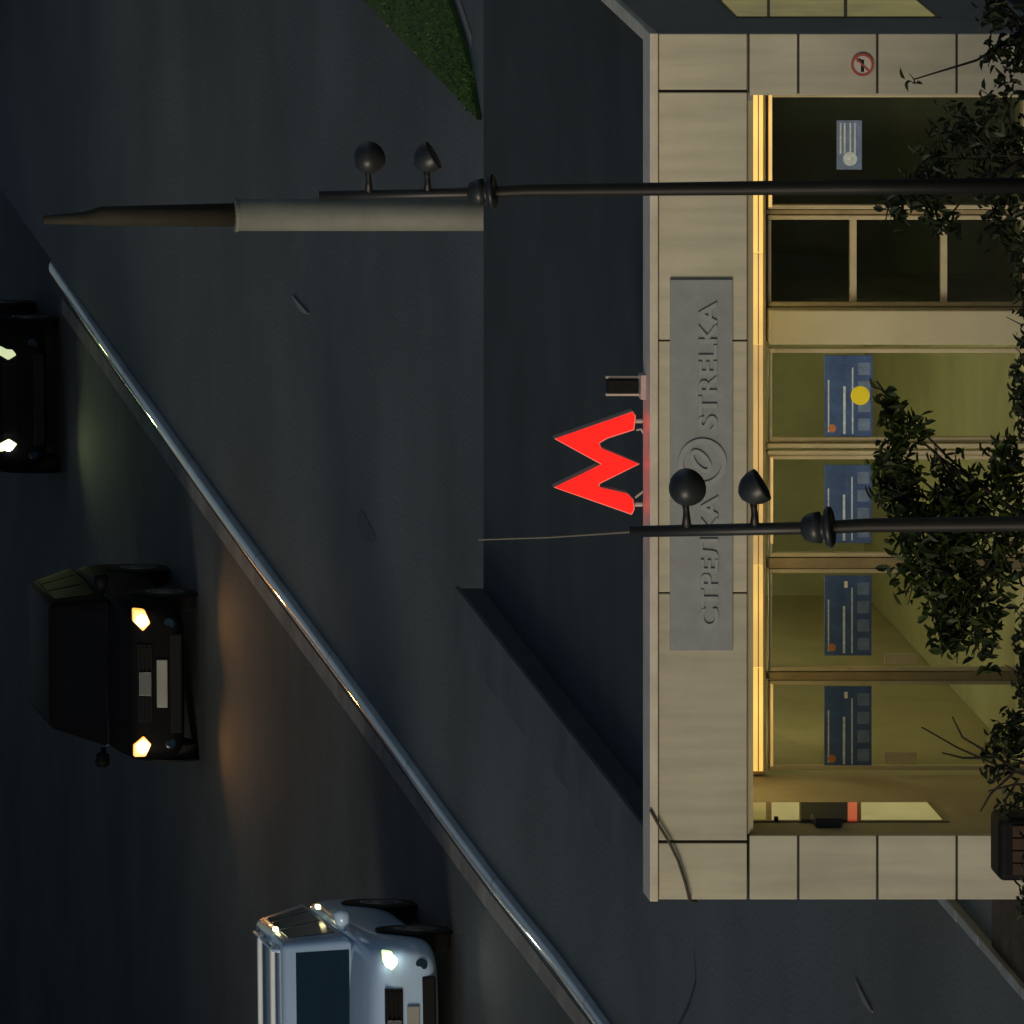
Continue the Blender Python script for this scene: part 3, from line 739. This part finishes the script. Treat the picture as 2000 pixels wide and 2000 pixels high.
# ------------------------------------------------------------------ plants
def plant(name, label, cat, base, Yp, clusters, lm, trunk_h=None, branches=(), leaf=.085, group=None, depth=.8, boost=1.0):
    m = (Yp + D0)/F
    b0 = Vector((P(base, 2000, Yp).x, Yp, 0.03))
    t = thing(name, label, cat, b0, group)
    b = MB(); pts_top = []
    for cu, cv, ru, rv, n in clusters:
        c = P(cu, cv, Yp)
        pts_top.append((c, max(ru, rv)*m))
        sub = [Vector((random.uniform(-1,1), random.uniform(-1,1), random.uniform(-1,1))) for _ in range(max(3, n//40))]
        for i in range(int(n*boost)):
            k = random.choice(sub)
            q = k*.62 + Vector((random.gauss(0,.30), random.gauss(0,.30), random.gauss(0,.30)))
            if q.length > 1.2: continue
            p = c + Vector((q.x*ru*m, q.y*max(ru,rv)*m*depth, q.z*rv*m))
            if p.z < .05: continue
            L = leaf*random.uniform(.6, 1.25); W = L*random.uniform(.4,.6)
            rot = Matrix.Rotation(random.uniform(0,2*PI),3,'Z') @ Matrix.Rotation(random.uniform(-1.3,1.0),3,'X') @ Matrix.Rotation(random.uniform(-.6,.6),3,'Y')
            v = [Vector((0,0,0)), Vector((W*.5,L*.35,.012)), Vector((W*.38,L*.7,.008)), Vector((0,L,-.01)), Vector((-W*.38,L*.7,.008)), Vector((-W*.5,L*.35,.012))]
            vs = [b.bm.verts.new(p + rot @ x) for x in v]
            b.bm.faces.new((vs[0],vs[1],vs[2],vs[3])); b.bm.faces.new((vs[0],vs[3],vs[4],vs[5]))
    if clusters: b.build('crown', lm, t, b0)
    w = MB()
    top = max((c.z for c, r in pts_top), default=1.6)
    mid = Vector((b0.x + .05, Yp, max(.5, top*.55)))
    w.tube([b0 - Vector((0,0,.05)), (b0+mid)/2 + Vector((.03,0,0)), mid], [.035,.028,.022], 8)
    for c, r in pts_top:
        j = Vector((random.uniform(-.08,.08), random.uniform(-.15,.15), random.uniform(-.1,.05)))
        w.tube([mid - Vector((0,0,random.uniform(0,.25))), (mid+c)/2 + j, c], [.016,.011,.006], 6)
        for _ in range(3):
            e = c + Vector((random.uniform(-1,1)*r*.8, random.uniform(-.5,.5)*r, random.uniform(-.3,1)*r*.6))
            w.tube([c, (c+e)/2 + j*.3, e], [.006,.005,.003], 5)
    for br in branches:
        w.tube([P(u, v, Yp) for u, v in br], [.012 - .008*i/len(br) for i in range(len(br))], 5)
    w.build('trunk', 'bark', t, b0)
    return t
plant('young_tree', 'leafy young tree around the nearer lamp post, in front of the glass doors', 'tree', 960, -4.0,
      [(1195,1735,38,28,55),(1165,1775,50,35,90),(1110,1745,45,45,110),(1060,1745,50,55,150),(1020,1760,55,60,170),(1060,1860,105,50,200),(1000,1885,100,60,250),(965,1835,100,75,240),(915,1800,120,75,380),(905,1900,105,90,290),(850,1860,75,60,170),(800,1880,70,70,200),(760,1910,60,50,140),(735,1870,40,40,60),(950,1985,210,55,330),(1110,1960,80,45,110),(1235,1725,34,10,22)],
      'leaf', leaf=.105)
plant('tall_shrub', 'dark shrub against the right windows, beside the farther lamp post', 'shrub', 1680, -4.6,
      [(1595,1735,50,26,45),(1560,1840,40,45,50),(1615,1800,60,55,110),(1690,1830,80,55,90),(1750,1890,80,70,140),(1560,1950,90,45,80),(1680,1945,130,60,140),(1790,1970,110,45,110),(1600,2020,230,50,300)],
      'leaf_dark', leaf=.10)
plant('corner_shrub', 'shrub covering the foot of the right pier at the corner', 'shrub', 1940, -4.2,
      [(1930,1990,70,35,110),(1990,1965,50,55,110),(1880,2008,60,28,70),(1885,1935,18,20,14),(1845,1785,6,22,4),(1900,1950,30,20,30)], 'leaf_dark', leaf=.095)
plant('bare_sapling', 'thin twiggy sapling with few leaves before the leftmost door', 'sapling', 470, -4.0,
      [(520,1965,60,45,120),(590,1975,70,50,150),(420,1985,40,30,50)], 'leaf_dark', leaf=.08,
      branches=[[(470,2060),(500,1960),(540,1870),(580,1800)],[(480,2020),(530,1930),(560,1880),(600,1860)],[(470,2060),(468,1980),(455,1930)],[(500,1990),(450,1935),(415,1915)],[(480,1990),(440,1965),(400,1960)],[(520,1940),(520,1880),(530,1840)]])
hedge = [(1290, 1990, 'low dark bush between the young tree and the tall shrub'), (680, 1995, 'low dark bush at the left foot of the young tree'), (220, 2010, 'low dark bush left of the brown bin'), (1450, 2010, 'low dark bush under the two window transoms')]
for hu, hv, lab in hedge:
    plant('low_bush', lab, 'bush', hu, -5.2, [(hu-70,hv+24,80,35,150),(hu+70,hv+28,90,35,150),(hu,hv+5,70,35,110),(hu,hv+90,160,60,240)], 'leaf_dark', leaf=.085, group='low bushes in the bed before the pavilion')

hb = MB(); hx = -34.0  # unseen leaf mass, added to shade the lower facade
rng = random.Random(3)
while hx < 22:
    for k in range(5):
        c = Vector((hx + rng.uniform(-.5,.5), -19 + rng.uniform(-.7,.7), .5 + k*.55 + rng.uniform(-.1,.1)))
        for i in range(26):
            d = Vector((rng.gauss(0,1), rng.gauss(0,1), rng.gauss(0,1))).normalized(); p = c + d*rng.uniform(.35,.7)
            p.z = max(.05, min(2.95, p.z))
            a = Vector((rng.gauss(0,1), rng.gauss(0,1), rng.gauss(0,1))).normalized()*.16; b_ = a.cross(d).normalized()*.13
            hb.bm.faces.new([hb.bm.verts.new(p+a), hb.bm.verts.new(p+b_), hb.bm.verts.new(p-a), hb.bm.verts.new(p-b_)])
    hx += .62
hg = hb.build('hedge', 'leaf_dark'); tag(hg, 'unseen dark hedge added to shade the lower facade', 'hedge', None, 'stuff')
# brown bin
yq = -2.4; a = P(288, 1942, yq); c = P(412, 1942, yq)
bn = thing('litter_bin', 'dark brown litter bin with rounded corners before the left pier', 'bin', ((a.x+c.x)/2, yq, .03))
w = (c.x-a.x)/2; h = a.z-.03
MB().box(-w, w, -.2, .2, .06, h).build('body', 'black', bn, bevel=.05, seg=4)
b = MB()
for k in range(4): b.box(-w+.05+k*(2*w-.1)/4+.004, -w+.05+(k+1)*(2*w-.1)/4-.004, -.215, -.196, .12, h-.10)
b.build('wooden_panel', 'binwood', bn, bevel=.006)
MB().box(-w+.06, w-.06, -.14, .14, 0, .07).build('foot', 'black', bn)

# pale slivers lying on the pavement
for (xa, ya, xb, yb_), lab in (((573,578,604,613), 'short pale sliver on the pavement behind the roof'), ((1672,1912,1705,1976), 'curved pale sliver on the pavement left of the pavilion')):
    q0 = G(2000-ya, xa, .003); q1 = G(2000-yb_, xb, .003); md = (q0+q1)/2 + Vector((-.03,0,0))
    n = Vector((.025,0,0)); mb = MB()
    L = [q0, q0*.5+md*.5+Vector((-.008,0,0)), md, q1*.5+md*.5+Vector((-.006,0,0)), q1]; W = [.006,.026,.032,.024,.006]
    A_ = [p+Vector((w_,0,0)) for p, w_ in zip(L, W)] + [p-Vector((w_,0,0)) for p, w_ in zip(L[::-1], W[::-1])]
    mb.prism(A_, Vector((0,0,0)), Vector((0,0,.012)))
    tag(mb.build('pale_strip', 'sliver'), lab, 'strip')

# ------------------------------------------------------------------ unseen blocks added to shade the far road
def block(label, x0, x1, y0, y1, h):
    t = thing('shade_block', label, 'shade block', ((x0+x1)/2, y0, 0)); o = t.location.copy()
    MB().box(x0, x1, y0, y1, -.4, h).build('wall', 'block', t, o)
    MB().box(x0-.3, x1+.3, y0-.3, y1+.3, h+.01, h+.5).build('roof', 'roof', t, o)
    n = int((x1-x0)/4); 
    for k in range(min(n, 12)):
        for r in range(3):
            xx = x0+2+k*(x1-x0-3)/max(1, n-1) if n > 1 else x0+1
            if xx+1.4 < x1: MB().box(xx, xx+1.4, y0-.06, y0+.02, 2+r*3.2, 3.6+r*3.2).build('window', 'carglass', t, o)
block('unseen dark block added for shade on the far side of the road, left of the street', -50, -27.5, 38, 79, 44)
block('unseen dark block added for shade at the far end, right of the road', -8, 46, 80, 95, 46)
block('unseen dark block added for shade at the far end, left of the road', -60, -20, 80, 95, 46)
# ------------------------------------------------------------------ light
EL, AZ = math.radians(13), math.radians(-38)   # azimuth measured from -Y towards -X
w = bpy.data.worlds.new('World'); S.world = w; w.use_nodes = True
nt = w.node_tree; bg = nt.nodes['Background']
sky = nt.nodes.new('ShaderNodeTexSky'); sky.sky_type = 'NISHITA'; sky.sun_disc = False
sky.sun_elevation = EL
sd = Vector((math.sin(AZ)*math.cos(EL), -math.cos(AZ)*math.cos(EL), math.sin(EL)))
sky.sun_rotation = math.atan2(sd.x, sd.y)
nt.links.new(sky.outputs['Color'], bg.inputs['Color']); bg.inputs['Strength'].default_value = 0.05
sl = bpy.data.lights.new('sun', 'SUN'); sl.energy = 1.15; sl.angle = math.radians(22); sl.color = (1.0, .90, .74)
so = bpy.data.objects.new('sun', sl); COL.objects.link(so)
so.rotation_euler = (-sd).to_track_quat('-Z', 'Y').to_euler()
vs = S.view_settings; vs.view_transform = 'Standard'; vs.look = 'None'; vs.exposure = 0; vs.gamma = 1; vs.use_curve_mapping = False
S.cycles.max_bounces = 6; S.cycles.transparent_max_bounces = 12
print('kerb', [(round(a,1), round(b,2)) for a, b in kpts])
